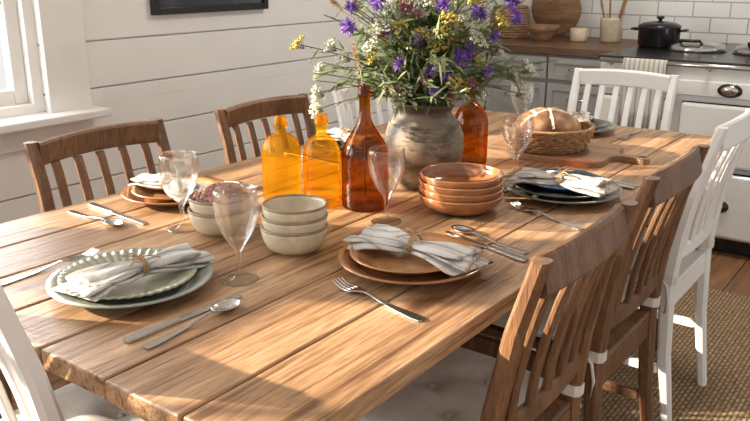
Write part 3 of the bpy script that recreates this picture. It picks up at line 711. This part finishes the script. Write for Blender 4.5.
b.box((-.002,0,.765),(.012,.96,.07),'enamel',.005); b.lathe([(0,.008),(.03,.007),(.032,0)],'black',24,TT((-.006,-.1,.765))@RY(-R90)@Matrix.Scale(1.7,4,Vector((0,1,0)))); b.lathe([(0,.010),(.02,.009),(.022,.006)],'steel',24,TT((-.006,-.1,.765))@RY(-R90)@Matrix.Scale(1.7,4,Vector((0,1,0))))
b.build('oven_doors',parent=e)
# towel over the rail
b=B(); vs=[];fs=[]; prof=[(-.045,.61)]+[(-.0465,.67),(-.0465,.75),(-.0465,.83),(-.0475,.872),(-.053,.883),(-.06,.8865),(-.067,.884),(-.073,.874),(-.075,.83),(-.076,.75),(-.077,.65),(-.078,.56)]
nn=22
for i,(x_,z_) in enumerate(prof):
    for j in range(nn+1):
        y_=-.1+.2*j/nn; fl_=.006*math.sin(j*1.1)*min(1,abs(z_-.88)*6); vs.append((x_-(abs(fl_) if i>6 else -abs(fl_)*.1),y_,z_))
for i in range(len(prof)-1):
    for j in range(nn): fs.append((i*(nn+1)+j,i*(nn+1)+j+1,(i+1)*(nn+1)+j+1,(i+1)*(nn+1)+j))
b.add(vs,fs,'towel'); o=b.build('tea_towel',(3.8,1.19,.0)); 
md=o.modifiers.new('t','SOLIDIFY'); md.thickness=.002; md.offset=0
# pot
e=empty('cooking_pot',(4.36,1.33,.888))
b=B(); b.lathe([(0,.0),(.095,0),(.104,.01),(.107,.10),(.110,.104),(.106,.106),(.10,.10),(.098,.012),(0,.01)],'black',40)
for s_ in (-1,1): b.tube([(0,s_*.105,.085),(.03,s_*.13,.09),(.03,s_*.138,.09),(-.03,s_*.138,.09),(-.03,s_*.13,.09),(0,s_*.105,.085)],.006,'black',8)
b.build('pot_body',parent=e)
b=B(); b.lathe([(.109,.106),(.108,.112),(.08,.125),(.03,.133),(0,.134)],'black',40); b.lathe([(0,.16),(.018,.158),(.022,.15),(.01,.14),(.008,.132)],'black',20); b.build('lid',parent=e)
# utensil crock
e=empty('utensil_crock',(4.6,1.68,CZ))
b=B(); b.lathe([(0,0),(.055,0),(.06,.006),(.062,.12),(.065,.135),(.06,.137),(.056,.12),(.054,.01),(0,.008)],'cream',32); b.build('crock',parent=e)
b=B()
for k,(dx,dy) in enumerate([(-.03,.03),(.02,.05),(.03,-.03),(-.02,-.05),(0,.01)]):
    top=Vector((dx*2,dy*2,.27+.02*(k%3))); b.tube([(dx*.4,dy*.4,.015),top],.006,'wicker',8)
    b.lathe([(0,-.035),(.018,-.025),(.024,0),(.018,.025),(0,.035)],'wicker',14,TT(top)@Matrix.Scale(.35,4,Vector((1,0,0))))
b.build('wooden_spoons',parent=e)
# things on the left worktop
M['woodbowl']=M['board']
e=empty('serving_board',(4.79,2.10,CZ)); b=B(); T=TT((-.02,0,.168))@RY(rad(84))
b.lathe([(0,-.01),(.155,-.01),(.163,-.005),(.163,.005),(.155,.01),(0,.01)],'board',48,T); b.box((-.215,0,0),(.12,.045,.018),'board',.006,T); b.build('board',parent=e)
b=B(); b.lathe([(0,0),(.05,0),(.055,.01),(.09,.06),(.1,.09),(.096,.09),(.085,.06),(.05,.015),(0,.012)],'woodbowl',36); b.build('wooden_bowl',(4.42,2.02,CZ))
b=B(); b.lathe([(0,0),(.045,0),(.05,.01),(.052,.07),(.048,.075),(.045,.07),(.044,.01),(0,.008)],'cream',32); b.build('ceramic_pot',(4.5,1.83,CZ))
e=empty('storage_basket',(4.55,2.3,CZ)); b=B()
for k in range(12): b.torus(.10+.015*math.sin(k/11*math.pi),.0085,'wicker',z=.009+k*.0155,seg=36)
b.lathe([(0,.001),(.1,.001),(.1,.006),(0,.006)],'wicker',36); b.build('woven_body',parent=e)

# ------------------------------------------------------------------ light
w=bpy.data.worlds.new('sky_world'); S.world=w; w.use_nodes=True; nt=w.node_tree; bg=nt.nodes['Background']
bg.inputs[0].default_value=(.98,.97,.97,1); bg.inputs[1].default_value=.72
sd=bpy.data.lights.new('sun','SUN'); sd.energy=14; sd.angle=rad(.8); sd.color=(1,.87,.69); so=bpy.data.objects.new('sun_light',sd); S.collection.objects.link(so)
so.location=(0,6,4); so.rotation_euler=Vector((.62,-1,-.43)).to_track_quat('-Z','Y').to_euler()
for i,(xa,xb,za,zb) in enumerate(wins):
    a=bpy.data.lights.new('window_skylight','AREA'); a.shape='RECTANGLE'; a.size=xb-xa; a.size_y=zb-za; a.energy=50; a.color=(.98,.98,1)
    o=bpy.data.objects.new('window_skylight',a); S.collection.objects.link(o); o.location=((xa+xb)/2,YW+.25,(za+zb)/2); o.rotation_euler=(-R90,0,0)
a=bpy.data.lights.new('kitchen_fill_light','AREA'); a.shape='DISK'; a.size=.5; a.energy=22; a.color=(1,.93,.84)  # fill lamp added out of view to brighten the kitchen end, no actual fixture
o=bpy.data.objects.new('kitchen_fill_light',a); S.collection.objects.link(o); o.location=(3.3,.9,H-.02)
# ------------------------------------------------------------------ camera
cd=bpy.data.cameras.new('camera'); cd.lens=797/750*36; cd.sensor_width=36; cd.clip_start=.02
co=bpy.data.objects.new('camera',cd); S.collection.objects.link(co); co.location=(0,0,1.29); co.rotation_euler=(rad(90-16.95),0,rad(36.2-90)); S.camera=co
S.view_settings.view_transform='Standard'; S.view_settings.look='None'; S.view_settings.exposure=.32
